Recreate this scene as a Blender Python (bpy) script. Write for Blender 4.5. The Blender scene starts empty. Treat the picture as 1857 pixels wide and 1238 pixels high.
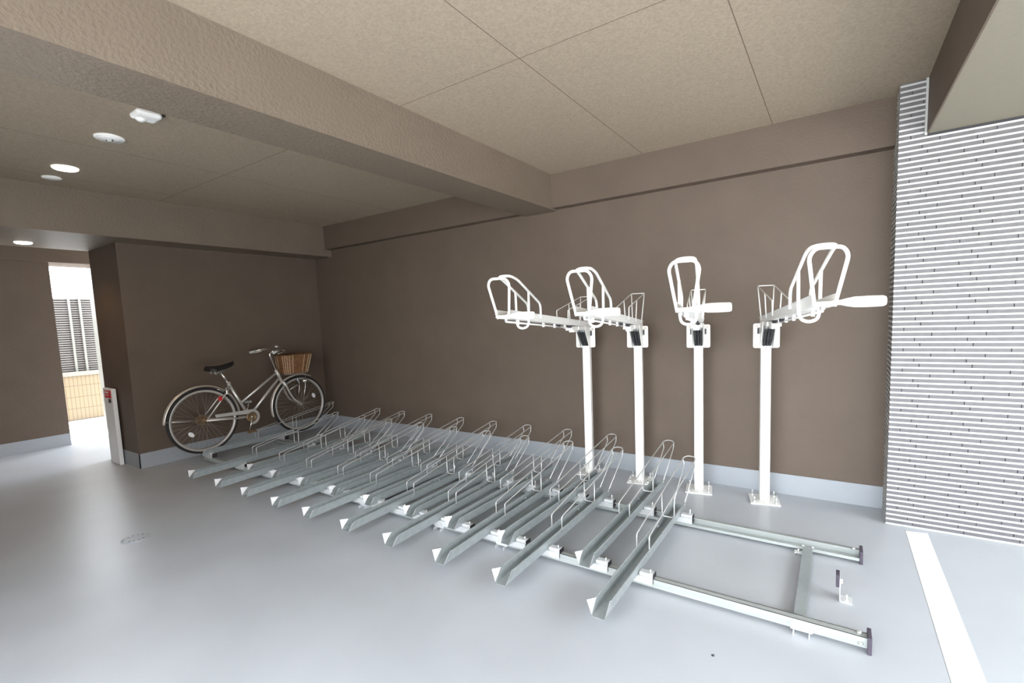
import bpy, bmesh, math, random
from mathutils import Vector, Matrix

random.seed(7)
scene = bpy.context.scene
COL = scene.collection
PI = math.pi

# ------------------------------------------------------------------ camera
W_PX, H_PX = 1857.0, 1238.0
F_PX = 866.155
YAW, PITCH, ROLL = -0.5934, -0.0934, -0.0392
PPX, PPY = 6.33, 37.14
CAM = Vector((5.7025, -3.8516, 1.35))
fw = Vector((math.sin(YAW) * math.cos(PITCH), math.cos(YAW) * math.cos(PITCH), math.sin(PITCH)))
rt = Vector((math.cos(YAW), -math.sin(YAW), 0.0))
up = rt.cross(fw)
r2 = rt * math.cos(ROLL) + up * math.sin(ROLL)
u2 = -rt * math.sin(ROLL) + up * math.cos(ROLL)
cd = bpy.data.cameras.new('camera')
cd.sensor_fit = 'HORIZONTAL'
cd.sensor_width = 36.0
cd.lens = F_PX * 36.0 / W_PX
cd.shift_x = -PPX / W_PX
cd.shift_y = PPY / W_PX
cd.clip_start = 0.05
cam = bpy.data.objects.new('camera', cd)
COL.objects.link(cam)
M = Matrix((r2, u2, -fw)).transposed().to_4x4()
M.translation = CAM
cam.matrix_world = M
scene.camera = cam

# ------------------------------------------------------------------ world, light, exposure
world = bpy.data.worlds.new('sky')
world.use_nodes = True
scene.world = world
wn = world.node_tree.nodes
wn['Background'].inputs['Color'].default_value = (0.88, 0.94, 1.0, 1)
wn['Background'].inputs['Strength'].default_value = 5.5
scene.view_settings.view_transform = 'Standard'
scene.view_settings.look = 'None'
scene.view_settings.gamma = 1.0
scene.view_settings.use_curve_mapping = False
scene.view_settings.exposure = 1.1

sun = bpy.data.lights.new('sun', 'SUN')
sun.energy = 9.0
sun.angle = math.radians(0.6)
sun.color = (1.0, 0.95, 0.88)
so = bpy.data.objects.new('sun', sun)
COL.objects.link(so)
so.rotation_euler = Vector((0.10, -0.30, -1.0)).to_track_quat('-Z', 'Y').to_euler()

def area(name, loc, target, sx, sy, power, color):
    l = bpy.data.lights.new(name, 'AREA')
    l.shape = 'RECTANGLE'
    l.size, l.size_y = sx, sy
    l.energy = power
    l.color = color
    o = bpy.data.objects.new(name, l)
    COL.objects.link(o)
    o.location = loc
    o.rotation_euler = (Vector(target) - Vector(loc)).to_track_quat('-Z', 'Y').to_euler()
    return o

# ------------------------------------------------------------------ materials
def mat(name, color, rough=0.6, metal=0.0, vary=0.0, vscale=8.0, bump=0.0, bscale=60.0, color2=None,
        emit=None, estr=0.0, spec=0.5, stretch=None, bdetail=2.0, rvary=0.0):
    m = bpy.data.materials.new(name)
    m.use_nodes = True
    nt = m.node_tree
    b = nt.nodes['Principled BSDF']
    b.inputs['Base Color'].default_value = (*color, 1)
    b.inputs['Roughness'].default_value = rough
    b.inputs['Metallic'].default_value = metal
    b.inputs['Specular IOR Level'].default_value = spec
    tc = nt.nodes.new('ShaderNodeTexCoord')
    src = tc.outputs['Object']
    if stretch:
        mp = nt.nodes.new('ShaderNodeMapping')
        mp.inputs['Scale'].default_value = stretch
        nt.links.new(src, mp.inputs['Vector'])
        src = mp.outputs['Vector']
    n = nt.nodes.new('ShaderNodeTexNoise')
    n.inputs['Scale'].default_value = vscale
    n.inputs['Detail'].default_value = 5
    nt.links.new(src, n.inputs['Vector'])
    r = nt.nodes.new('ShaderNodeValToRGB')
    c2 = color2 or tuple(max(0, c * (1 - vary)) for c in color)
    r.color_ramp.elements[0].position = 0.35
    r.color_ramp.elements[1].position = 0.65
    r.color_ramp.elements[0].color = (*c2, 1)
    r.color_ramp.elements[1].color = (*color, 1)
    nt.links.new(n.outputs['Fac'], r.inputs['Fac'])
    nt.links.new(r.outputs['Color'], b.inputs['Base Color'])
    if rvary:
        mr = nt.nodes.new('ShaderNodeMapRange')
        mr.inputs['To Min'].default_value = max(0.02, rough - rvary)
        mr.inputs['To Max'].default_value = min(1, rough + rvary)
        nt.links.new(n.outputs['Fac'], mr.inputs['Value'])
        nt.links.new(mr.outputs['Result'], b.inputs['Roughness'])
    if bump:
        n2 = nt.nodes.new('ShaderNodeTexNoise')
        n2.inputs['Scale'].default_value = bscale
        n2.inputs['Detail'].default_value = bdetail
        nt.links.new(tc.outputs['Object'], n2.inputs['Vector'])
        bp = nt.nodes.new('ShaderNodeBump')
        bp.inputs['Strength'].default_value = bump
        bp.inputs['Distance'].default_value = 0.004
        nt.links.new(n2.outputs['Fac'], bp.inputs['Height'])
        nt.links.new(bp.outputs['Normal'], b.inputs['Normal'])
    if emit:
        b.inputs['Emission Color'].default_value = (*emit, 1)
        b.inputs['Emission Strength'].default_value = estr
    return m

WALL = mat('brown_textured_paint', (0.138, 0.104, 0.080), 0.6, spec=0.3, vary=0.08, vscale=3, bump=0.55, bscale=75, bdetail=3)
BEAMM = mat('beige_brown_beam_paint', (0.190, 0.152, 0.117), 0.45, spec=0.45, vary=0.06, vscale=3, bump=1.0, bscale=60, bdetail=4)
CEILM = mat('ceiling_board', (0.385, 0.315, 0.237), 0.9, color2=(0.315, 0.258, 0.195), vscale=85, bump=0.25, bscale=160)
FLOORM = mat('grey_floor_coating', (0.475, 0.498, 0.53), 0.34, color2=(0.438, 0.46, 0.49), vscale=2.2, bump=0.10, bscale=14, spec=0.45, rvary=0.05)
BASEM = mat('grey_blue_paint', (0.37, 0.395, 0.425), 0.55, vary=0.05, vscale=5, bump=0.05, bscale=40)
LINEM = mat('white_line_paint', (0.90, 0.90, 0.89), 0.6, vary=0.02, vscale=20)
GALV = mat('galvanized_steel', (0.385, 0.42, 0.425), 0.38, metal=0.25, color2=(0.335, 0.37, 0.375), vscale=30, bump=0.04, bscale=90, rvary=0.06)
GALVRAIL = mat('galvanized_rail', (0.46, 0.485, 0.47), 0.42, metal=0.3, color2=(0.40, 0.425, 0.415), vscale=14, stretch=(0.3, 4, 4), rvary=0.05)
WIREM = mat('zinc_wire', (0.66, 0.66, 0.65), 0.3, metal=0.4, vary=0.08, vscale=40)
BRIGHT = mat('bright_zinc', (0.74, 0.75, 0.76), 0.35, metal=0.3, vary=0.08, vscale=30)
BOLTM = mat('zinc_bolt', (0.80, 0.80, 0.79), 0.3, metal=0.7, vary=0.1, vscale=60)
WHITEM = mat('white_powder_coat', (0.88, 0.87, 0.84), 0.38, vary=0.02, vscale=12)
BLACKP = mat('black_plastic', (0.03, 0.028, 0.035), 0.5, vary=0.2, vscale=30)
PURPL = mat('dark_rubber', (0.075, 0.06, 0.085), 0.6, vary=0.2, vscale=30)
SPRINGM = mat('dark_spring_steel', (0.06, 0.06, 0.065), 0.35, metal=0.7, vary=0.3, vscale=80)
GREYST = mat('grey_gas_spring', (0.42, 0.43, 0.44), 0.3, metal=0.6, vary=0.1, vscale=30)
TILED = mat('grey_border_tile', (0.155, 0.150, 0.156), 0.45, vary=0.15, vscale=30, bump=0.05, bscale=80)
TILEW = mat('white_tile_ledge', (0.60, 0.60, 0.59), 0.5, vary=0.05, vscale=30)
TILEC = mat('dark_tile_bedding', (0.05, 0.05, 0.055), 0.8, vary=0.1)
SOFFITM = mat('beige_soffit', (0.24, 0.215, 0.165), 0.85, vary=0.05, vscale=60, bump=0.12, bscale=120)
PIPEM = mat('silver_frame_paint', (0.70, 0.67, 0.64), 0.28, metal=0.55, vary=0.04, vscale=10)
CHROME = mat('chrome', (0.82, 0.80, 0.77), 0.2, metal=0.85, vary=0.06, vscale=30)
FENDM = mat('polished_fender', (0.70, 0.65, 0.58), 0.24, metal=0.4, vary=0.05, vscale=20)
RIMM = mat('alloy_rim', (0.50, 0.47, 0.44), 0.35, metal=0.3, vary=0.05)
SPOKEM = mat('dull_spoke_steel', (0.34, 0.30, 0.27), 0.4, metal=0.5, vary=0.1)
BOLTB = mat('beige_plate_bolt', (0.55, 0.45, 0.36), 0.4, metal=0.4, vary=0.2)
RUBBER = mat('tyre_rubber', (0.018, 0.017, 0.018), 0.75, vary=0.2, vscale=50, bump=0.2, bscale=200)
SADDLE = mat('saddle_vinyl', (0.022, 0.02, 0.022), 0.45, vary=0.15, vscale=30)
RUSTM = mat('tarnished_brass_hub', (0.36, 0.24, 0.13), 0.4, metal=0.7, vary=0.3, vscale=30)
WICKER = mat('brown_wicker', (0.27, 0.13, 0.055), 0.6, color2=(0.12, 0.055, 0.025), vscale=60, bump=0.4, bscale=120)
WICKERL = mat('pale_wicker_strip', (0.70, 0.52, 0.32), 0.55, vary=0.2, vscale=60)
REDM = mat('red_reflector', (0.62, 0.02, 0.02), 0.3, vary=0.1)
REFLW = mat('white_reflector', (0.90, 0.90, 0.92), 0.25, vary=0.03)
REDP = mat('red_label', (0.78, 0.03, 0.03), 0.5, vary=0.03)
WHITEP = mat('white_panel', (0.90, 0.90, 0.88), 0.45, vary=0.02)
GREYP = mat('pale_grey_panel_edge', (0.55, 0.56, 0.55), 0.5, vary=0.02)
PLASTW = mat('white_plastic', (0.97, 0.97, 0.95), 0.4, vary=0.02, emit=None)
LAMPW = mat('lit_warm_diffuser', (0.9, 0.88, 0.8), 0.5, emit=(1.0, 0.86, 0.62), estr=9.0)
LAMPN = mat('lit_white_lamp', (0.9, 0.9, 0.88), 0.5, emit=(1.0, 0.97, 0.92), estr=1.1)
LOUVM = mat('pale_louvre_slat', (0.14, 0.128, 0.12), 0.5, vary=0.05)
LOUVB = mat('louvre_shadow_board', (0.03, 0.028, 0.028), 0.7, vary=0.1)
LOUVF = mat('cream_frame', (0.19, 0.185, 0.165), 0.5, vary=0.03)
PAVEM = mat('pale_paving', (0.55, 0.54, 0.52), 0.8, vary=0.06, vscale=4, bump=0.1, bscale=60)
DRAINM = mat('painted_drain_cover', (0.44, 0.47, 0.51), 0.4, vary=0.12, vscale=40)
SKYBLKM = mat('sky_block_grey', (0.20, 0.19, 0.18), 0.8, vary=0.1, vscale=2)  # for the unseen walls added to block low sky light
SLOTM = mat('drain_slot_grime', (0.16, 0.17, 0.18), 0.6, vary=0.2)
DARKM = mat('dark_slot', (0.05, 0.05, 0.055), 0.7, vary=0.1)

def tile_wall_mat():
    m = bpy.data.materials.new('beige_stacked_tile')
    m.use_nodes = True
    nt = m.node_tree
    b = nt.nodes['Principled BSDF']
    b.inputs['Roughness'].default_value = 0.5
    tc = nt.nodes.new('ShaderNodeTexCoord')
    sx = nt.nodes.new('ShaderNodeSeparateXYZ')
    nt.links.new(tc.outputs['Object'], sx.inputs['Vector'])
    def line(out, period, width):
        d = nt.nodes.new('ShaderNodeMath'); d.operation = 'DIVIDE'; d.inputs[1].default_value = period
        f = nt.nodes.new('ShaderNodeMath'); f.operation = 'FRACT'
        g = nt.nodes.new('ShaderNodeMath'); g.operation = 'LESS_THAN'; g.inputs[1].default_value = width
        nt.links.new(out, d.inputs[0]); nt.links.new(d.outputs[0], f.inputs[0]); nt.links.new(f.outputs[0], g.inputs[0])
        return g.outputs[0]
    a = line(sx.outputs['Y'], 0.05, 0.14)
    c = line(sx.outputs['Z'], 0.18, 0.05)
    mx = nt.nodes.new('ShaderNodeMath'); mx.operation = 'MAXIMUM'
    nt.links.new(a, mx.inputs[0]); nt.links.new(c, mx.inputs[1])
    mix = nt.nodes.new('ShaderNodeMix'); mix.data_type = 'RGBA'
    mix.inputs['A'].default_value = (0.20, 0.155, 0.095, 1)
    mix.inputs['B'].default_value = (0.115, 0.08, 0.05, 1)
    nt.links.new(mx.outputs[0], mix.inputs['Factor'])
    nt.links.new(mix.outputs['Result'], b.inputs['Base Color'])
    return m
FENCETILE = tile_wall_mat()

def ceiling_mat(name, x0, px, y0, py, base):
    """board ceiling with thin dark joints at real panel positions"""
    m = base.copy()
    m.name = name
    nt = m.node_tree
    b = nt.nodes['Principled BSDF']
    tc = [n for n in nt.nodes if n.type == 'TEX_COORD'][0]
    ramp = [n for n in nt.nodes if n.type == 'VALTORGB'][0]
    sx = nt.nodes.new('ShaderNodeSeparateXYZ')
    nt.links.new(tc.outputs['Object'], sx.inputs['Vector'])
    def line(out, off, period, w):
        s = nt.nodes.new('ShaderNodeMath'); s.operation = 'SUBTRACT'; s.inputs[1].default_value = off - w / 2
        d = nt.nodes.new('ShaderNodeMath'); d.operation = 'DIVIDE'; d.inputs[1].default_value = period
        f = nt.nodes.new('ShaderNodeMath'); f.operation = 'FRACT'
        g = nt.nodes.new('ShaderNodeMath'); g.operation = 'LESS_THAN'; g.inputs[1].default_value = w / period
        nt.links.new(out, s.inputs[0]); nt.links.new(s.outputs[0], d.inputs[0])
        nt.links.new(d.outputs[0], f.inputs[0]); nt.links.new(f.outputs[0], g.inputs[0])
        return g.outputs[0]
    a = line(sx.outputs['X'], x0, px, 0.0045)
    c = line(sx.outputs['Y'], y0, py, 0.0045)
    mx = nt.nodes.new('ShaderNodeMath'); mx.operation = 'MAXIMUM'
    nt.links.new(a, mx.inputs[0]); nt.links.new(c, mx.inputs[1])
    mix = nt.nodes.new('ShaderNodeMix'); mix.data_type = 'RGBA'
    mix.inputs['B'].default_value = (0.14, 0.10, 0.07, 1)
    nt.links.new(ramp.outputs['Color'], mix.inputs['A'])
    nt.links.new(mx.outputs[0], mix.inputs['Factor'])
    nt.links.new(mix.outputs['Result'], b.inputs['Base Color'])
    return m
CEIL_R = ceiling_mat('ceiling_board_jointed', 4.427, 0.892, -1.827, 1.82, CEILM)
CEIL_L = ceiling_mat('ceiling_board_jointed_left', 1.62, 0.95, -1.845, 1.82, CEILM)

# ------------------------------------------------------------------ mesh helpers
class MB:
    def __init__(self):
        self.bm = bmesh.new()
        self.mats = []
    def mi(self, m):
        if m not in self.mats:
            self.mats.append(m)
        return self.mats.index(m)
    def box(self, x0, x1, y0, y1, z0, z1, m=None, bevel=0.0):
        r = bmesh.ops.create_cube(self.bm, size=1.0)
        vs = r['verts']
        for v in vs:
            v.co = Vector(((x0 + x1) / 2 + v.co.x * (x1 - x0), (y0 + y1) / 2 + v.co.y * (y1 - y0), (z0 + z1) / 2 + v.co.z * (z1 - z0)))
        fs = set(f for v in vs for f in v.link_faces)
        if m is not None:
            i = self.mi(m)
            for f in fs: f.material_index = i
        if bevel:
            es = set(e for v in vs for e in v.link_edges)
            bmesh.ops.bevel(self.bm, geom=list(es), offset=bevel, segments=2, affect='EDGES', profile=0.5)
        return vs
    def prism(self, pts, vec, m=None):
        """closed polygon pts (3D) extruded along vec"""
        vec = Vector(vec)
        a = [self.bm.verts.new(Vector(p)) for p in pts]
        b = [self.bm.verts.new(Vector(p) + vec) for p in pts]
        n = len(pts)
        fs = [self.bm.faces.new(a[::-1]), self.bm.faces.new(b)]
        for i in range(n):
            fs.append(self.bm.faces.new((a[i], a[(i + 1) % n], b[(i + 1) % n], b[i])))
        if m is not None:
            i = self.mi(m)
            for f in fs: f.material_index = i
        return fs
    def tube(self, pts, r, seg=8, closed=False, corner=0.0, cseg=4, m=None, radii=None, caps=True, flat=None):
        pts = [Vector(p) for p in pts]
        if corner > 0:
            pts = round_path(pts, corner, cseg, closed)
            radii = None
        n = len(pts)
        tang = []
        for i in range(n):
            if closed:
                t = (pts[(i + 1) % n] - pts[i - 1])
            elif i == 0: t = pts[1] - pts[0]
            elif i == n - 1: t = pts[-1] - pts[-2]
            else: t = (pts[i + 1] - pts[i]).normalized() + (pts[i] - pts[i - 1]).normalized()
            tang.append(t.normalized())
        t0 = tang[0]
        ref = Vector((0, 0, 1)) if abs(t0.z) < 0.9 else Vector((1, 0, 0))
        u = (ref - t0 * ref.dot(t0)).normalized()
        rings = []
        for i in range(n):
            t = tang[i]
            u = (u - t * u.dot(t))
            if u.length < 1e-6:
                u = t.orthogonal()
            u.normalize()
            w = t.cross(u)
            rr = radii[i] if radii else r
            ring = []
            for k in range(seg):
                a = 2 * PI * k / seg
                fu, fv = (1, 1) if flat is None else flat
                ring.append(self.bm.verts.new(pts[i] + (u * math.cos(a) * fu + w * math.sin(a) * fv) * rr))
            rings.append(ring)
        fs = []
        rng = n if closed else n - 1
        for i in range(rng):
            A, B = rings[i], rings[(i + 1) % n]
            for k in range(seg):
                fs.append(self.bm.faces.new((A[k], A[(k + 1) % seg], B[(k + 1) % seg], B[k])))
        for f in fs: f.smooth = True
        if not closed and caps:
            fs.append(self.bm.faces.new(rings[0][::-1]))
            fs.append(self.bm.faces.new(rings[-1]))
        if m is not None:
            i = self.mi(m)
            for f in fs: f.material_index = i
    def lathe(self, prof, origin, axis='Z', seg=24, m=None, smooth=True, closed_prof=False):
        """prof: (radius, height) pairs around axis"""
        o = Vector(origin)
        rings = []
        for (r, h) in prof:
            ring = []
            for k in range(seg):
                a = 2 * PI * k / seg
                c, s = math.cos(a) * r, math.sin(a) * r
                if axis == 'Z': p = Vector((c, s, h))
                elif axis == 'X': p = Vector((h, c, s))
                else: p = Vector((s, h, c))
                ring.append(self.bm.verts.new(o + p))
            rings.append(ring)
        fs = []
        nn = len(rings)
        for i in range(nn if closed_prof else nn - 1):
            A, B = rings[i], rings[(i + 1) % nn]
            for k in range(seg):
                fs.append(self.bm.faces.new((A[k], A[(k + 1) % seg], B[(k + 1) % seg], B[k])))
        for f in fs: f.smooth = smooth
        if not closed_prof:
            fs.append(self.bm.faces.new(rings[0][::-1]))
            fs.append(self.bm.faces.new(rings[-1]))
        if m is not None:
            i = self.mi(m)
            for f in fs: f.material_index = i
    def build(self, name, material=None, parent=None, smooth_angle=None):
        bmesh.ops.recalc_face_normals(self.bm, faces=self.bm.faces[:])
        me = bpy.data.meshes.new(name)
        self.bm.to_mesh(me)
        self.bm.free()
        if self.mats:
            for m in self.mats: me.materials.append(m)
        else:
            me.materials.append(material)
        o = bpy.data.objects.new(name, me)
        COL.objects.link(o)
        if parent: o.parent = parent
        return o

def offset_profile(prof, t):
    """2D open profile offset by t along its averaged left normals"""
    out = []
    n = len(prof)
    for i in range(n):
        ns = []
        for a, b in ((i - 1, i), (i, i + 1)):
            if a < 0 or b >= n: continue
            dx, dz = prof[b][0] - prof[a][0], prof[b][1] - prof[a][1]
            l = math.hypot(dx, dz)
            ns.append((-dz / l, dx / l))
        nx, nz = sum(q[0] for q in ns) / len(ns), sum(q[1] for q in ns) / len(ns)
        k = max(0.5, nx * nx + nz * nz)
        out.append((prof[i][0] + nx * t / k, prof[i][1] + nz * t / k))
    return out

def sheet_channel(bm, prof, t, ya, yb, za=0.0, zb=0.0):
    """bent sheet of thickness t running along y; ya / yb: one y per profile point"""
    inn = offset_profile(prof, t)
    n = len(prof)
    A = [bm.verts.new((p[0], y, p[1] + za)) for p, y in zip(prof, ya)]
    A2 = [bm.verts.new((p[0], y, p[1] + za)) for p, y in zip(inn, ya)]
    B = [bm.verts.new((p[0], y, p[1] + zb)) for p, y in zip(prof, yb)]
    B2 = [bm.verts.new((p[0], y, p[1] + zb)) for p, y in zip(inn, yb)]
    for i in range(n - 1):
        bm.faces.new((A[i], A[i + 1], B[i + 1], B[i]))
        bm.faces.new((A2[i + 1], A2[i], B2[i], B2[i + 1]))
        bm.faces.new((A[i + 1], A[i], A2[i], A2[i + 1]))
        bm.faces.new((B[i], B[i + 1], B2[i + 1], B2[i]))
    bm.faces.new((A[0], B[0], B2[0], A2[0]))
    bm.faces.new((B[-1], A[-1], A2[-1], B2[-1]))

def round_path(pts, rad, cseg, closed=False):
    n = len(pts)
    out = []
    for i in range(n):
        if not closed and (i == 0 or i == n - 1):
            out.append(pts[i]); continue
        p0, p1, p2 = pts[i - 1], pts[i], pts[(i + 1) % n]
        a, b = p0 - p1, p2 - p1
        la, lb = a.length, b.length
        a.normalize(); b.normalize()
        d = min(rad, la * 0.48, lb * 0.48)
        q0, q2 = p1 + a * d, p1 + b * d
        for k in range(cseg + 1):
            t = k / cseg
            out.append(q0 * (1 - t) ** 2 + p1 * 2 * t * (1 - t) + q2 * t ** 2)
    return out

def empty(name, loc, rz=0.0):
    o = bpy.data.objects.new(name, None)
    o.empty_display_size = 0.1
    o.location = loc
    o.rotation_euler = (0, 0, rz)
    COL.objects.link(o)
    return o

def tag(o, label, cat, group=None):
    o['label'] = label
    o['category'] = cat
    if group: o['group'] = group
    return o

def struct(o):
    o['kind'] = 'structure'
    return o

def copy_tree(o, parent=None):
    c = o.copy()
    COL.objects.link(c)
    if parent is not None:
        c.parent = parent
    for ch in [q for q in COL.objects if q.parent == o]:
        copy_tree(ch, c)
    return c

# ------------------------------------------------------------------ building shell
H = 2.571          # ceiling
ZB = 2.287         # wall beam underside
ZBB = 2.275        # cross beam underside
ZL = 2.203         # left beam underside
YF = -5.2          # front edge of the roof
XR = 8.6           # open right side
XFL = -2.10        # far left wall face
HB = 0.147

def sbox(name, m, *b, bev=0.0):
    q = MB(); q.box(*b, bevel=bev)
    return struct(q.build(name, m))

sbox('floor', FLOORM, -2.4, XR + 0.3, YF - 0.2, 0.25, -0.15, 0.0)
sbox('ground_outside', PAVEM, -40, 40, -40, 30, -0.40, -0.152)
# raised paving directly outside both openings
q = MB()
q.box(-9, -2.4, -12, 12, -0.151, -0.004)
struct(q.build('ground_paving_left', PAVEM))
q = MB()
q.box(-2.4, 26, -26, YF - 0.2, -0.151, -0.004)
q.box(XR + 0.3, 26, YF - 0.2, 12, -0.151, -0.004)
struct(q.build('ground_paving_front', PAVEM))

# unseen walls added out front to hide low sky from the deep corner
SBH = 5.0
sbox('wall_sky_block_front', SKYBLKM, 11.0, 20.0, -12.6, -12.0, -0.01, SBH)
sbox('wall_sky_block_right', SKYBLKM, 14.6, 15.2, -12.0, 4.0, -0.01, 3.2)

# ceilings
q = MB(); q.box(3.55, 6.13, YF, 0.25, H, H + 0.12)
struct(q.build('ceiling', CEIL_R))
q = MB(); q.box(-2.35, 3.55, YF, 0.25, H, H + 0.12)
struct(q.build('ceiling_left_bay', CEIL_L))
# walls
sbox('wall_back', WALL, -0.45, 6.2, 0.0, 0.22, 0.0, H)
sbox('wall_left', WALL, -0.763, 0.0, -2.110, 0.22, 0.0, ZL + 0.02)
sbox('wall_far_left', WALL, -2.35, XFL, YF, -2.134, 0.0, H)
sbox('wall_front', WALL, -2.35, 3.3, YF - 0.2, YF, 0.0, H)
# beams
sbox('trim_1_wall_beam', WALL, 0.0, 6.1, -0.0906, 0.01, ZB, H + 0.01)
sbox('trim_2_left_beam', BEAMM, -0.763, 0.3445, YF, 0.02, ZL, H + 0.01)
sbox('trim_3_cross_beam', BEAMM, 3.2835, 3.6136, YF, 0.0, ZBB, H + 0.01)
sbox('trim_4_corridor_beam', WALL, -2.55, -2.05, -2.6, 0.3, 2.215, 2.7)
sbox('trim_5_right_beam', SOFFITM, 6.1058, XR, YF, 0.25, 2.2773, H + 0.10)
q = MB(); q.box(6.098, 6.1058, YF, 0.2, 2.2773, H + 0.01)
struct(q.build('trim_6_beam_side', WALL))
sbox('ceiling_corridor', WALL, -2.1, -0.763, YF, -2.0, H - 0.01, H + 0.1)
# corridor end: pale pipe box beyond the passage
sbox('trim_7_corner_post', LOUVF, -3.12, -2.95, -1.52, -1.30, 0.0, 2.45)
# baseboards
def bb(name, *b):
    q = MB(); q.box(*b); return struct(q.build(name, BASEM))
bb('baseboard_back', 0.0, 5.977, -0.006, 0.002, 0.0, HB)
bb('baseboard_left', -0.002, 0.006, -2.116, 0.0, 0.0, HB)
bb('baseboard_left_return', -0.765, 0.006, -2.116, -2.108, 0.0, HB)
bb('baseboard_far_left', XFL - 0.002, XFL + 0.006, YF, -2.134, 0.0, HB)

# tiled pier on the right
XC, YC = 5.9767, -0.2633
q = MB()
q.box(XC + 0.006, 6.1058, YC + 0.006, 0.24, 0.0, H, m=TILEC)
q.box(6.1058, XR + 0.2, YC + 0.006, 0.24, 0.0, 2.2773, m=TILEC)
offs = [0.055, 0.130, 0.105, 0.180]
L = 0.2265
n = 0
z = 0.0057 - 0.03
while z < H:
    zc0, zc1 = z - 0.0050, z + 0.0050
    xe = 6.1058 if zc1 > 2.2773 else XR + 0.2
    a0, a1 = max(zc0, 0.0), min(zc1, H - 0.001)
    if a1 > a0:
        q.box(XC - 0.001, xe, YC - 0.001, YC + 0.01, a0, a1, m=TILEW)
        q.box(XC - 0.001, XC + 0.01, YC + 0.01, 0.0, a0, a1, m=TILEW)
    t0, t1 = z + 0.0050, z + 0.0250
    xe = 6.1058 if t1 > 2.2773 else XR + 0.2
    if t0 < 0: t0 = 0.0
    if t1 > t0 and t0 < H - 0.01:
        t1 = min(t1, H - 0.001)
        x = XC
        nx = XC + offs[n % 4]
        while x < xe - 0.004:
            x1 = min(nx, xe)
            q.box(x + 0.0003, x1 - 0.0040, YC + 0.0022, YC + 0.012, t0, t1, m=TILED)
            x, nx = x1, x1 + L
        q.box(XC + 0.0022, XC + 0.012, YC + 0.0025, -0.002, t0, t1, m=TILED)
    z += 0.03
    n += 1
struct(q.build('wall_right_tiled_pier'))
q = MB(); q.box(6.088, 6.099, YC - 0.010, YC + 0.004, 2.27, H)
struct(q.build('trim_8_tile_edge', GREYP))

# ------------------------------------------------------------------ painted marks and floor fittings
q = MB(); q.prism([(6.066, -0.333, 0.0005), (6.066, YF, 0.0005), (6.168, YF, 0.0005), (6.168, -0.312, 0.0005)], (0, 0, 0.0012))
o = q.build('painted_line', LINEM)
tag(o, 'thick white parking line painted on the floor in front of the tiled pier', 'floor marking')

# drain cover
dr = empty('floor_drain', (1.903, -2.76, 0))
tag(dr, 'small round grey drain cover set in the floor at the left', 'drain')
q = MB(); q.lathe([(0.080, 0.0), (0.080, 0.0022), (0.077, 0.003), (0.073, 0.0022), (0.071, 0.001), (0.0, 0.001)][:-1] , (0, 0, 0), seg=48)
q.build('rim', DRAINM, dr)
q = MB(); q.lathe([(0.068, 0.0005), (0.068, 0.0038), (0.062, 0.0045), (0.05, 0.004)], (0, 0, 0), seg=40)
cov = q.build('cover', DRAINM, dr)
for k in range(12):
    a = 2 * PI * k / 12
    if k % 6 in (2, 3): continue
    c, s = math.cos(a), math.sin(a)
    q = MB()
    q.tube([(c * 0.046, s * 0.046, 0.0034), (c * 0.060, s * 0.060, 0.0034)], 0.0028, seg=6)
    q.build('slot', SLOTM, cov)

# speck of dirt
q = MB(); q.lathe([(0.0055, 0.0), (0.006, 0.002), (0.003, 0.004)], (5.325, -1.99, 0.0), seg=10)
tag(q.build('pebble', DARKM), 'tiny dark pebble on the floor in front of the rails', 'pebble')

# ------------------------------------------------------------------ left passage: upright panel
sg = empty('upright_panel', (-0.52, -2.150, 0), 0)
tag(sg, 'narrow white upright panel with a red label standing against the wall corner', 'panel')
q = MB(); q.box(-0.070, 0.160, -0.018, 0.018, 0.0, 0.785, bevel=0.004)
pb = q.build('panel_board', WHITEP, sg)
q = MB(); q.box(-0.078, -0.066, -0.021, 0.021, 0.0, 0.79, bevel=0.002)
q.build('edge_strip', GREYP, sg)
q = MB(); q.box(-0.048, 0.130, -0.0195, -0.0175, 0.690, 0.768)
rl = q.build('red_label', REDP, sg)
q = MB()
xx = -0.032
for w in (0.022, 0.018, 0.022, 0.018):
    q.box(xx, xx + w, -0.0203, -0.0192, 0.738, 0.757); xx += w + 0.007
q.box(-0.032, 0.065, -0.0203, -0.0192, 0.716, 0.723)
q.build('lettering', WHITEP, rl)
q = MB(); q.box(0.085, 0.118, -0.032, -0.017, 0.645, 0.683, bevel=0.003)
q.build('latch', BLACKP, sg)

# ------------------------------------------------------------------ outside, beyond the passage
fn = empty('boundary_fence', (-4.25, 0, 0))
tag(fn, 'low beige tiled wall topped by a grey louvred screen seen through the passage', 'fence')
q = MB(); q.box(-0.2, 0.0, -5.5, 3.5, 0.0, 0.70)
q.build('tiled_wall', FENCETILE, fn)
q = MB(); q.box(-0.22, 0.02, -5.5, 3.5, 0.70, 0.765)
q.build('coping', LOUVF, fn)
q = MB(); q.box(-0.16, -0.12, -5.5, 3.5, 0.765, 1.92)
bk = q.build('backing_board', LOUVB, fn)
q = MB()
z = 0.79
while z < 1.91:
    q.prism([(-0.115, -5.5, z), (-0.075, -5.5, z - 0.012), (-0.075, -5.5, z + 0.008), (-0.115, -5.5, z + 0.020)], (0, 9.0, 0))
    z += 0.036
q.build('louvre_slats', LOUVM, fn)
for y in (-3.4, -2.4, -1.80, -1.485, -1.355, -0.6, 0.4):
    q = MB(); q.box(-0.11, -0.05, y, y + 0.028, 0.765, 1.925)
    q.build('frame_post', LOUVF, fn)

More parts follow.
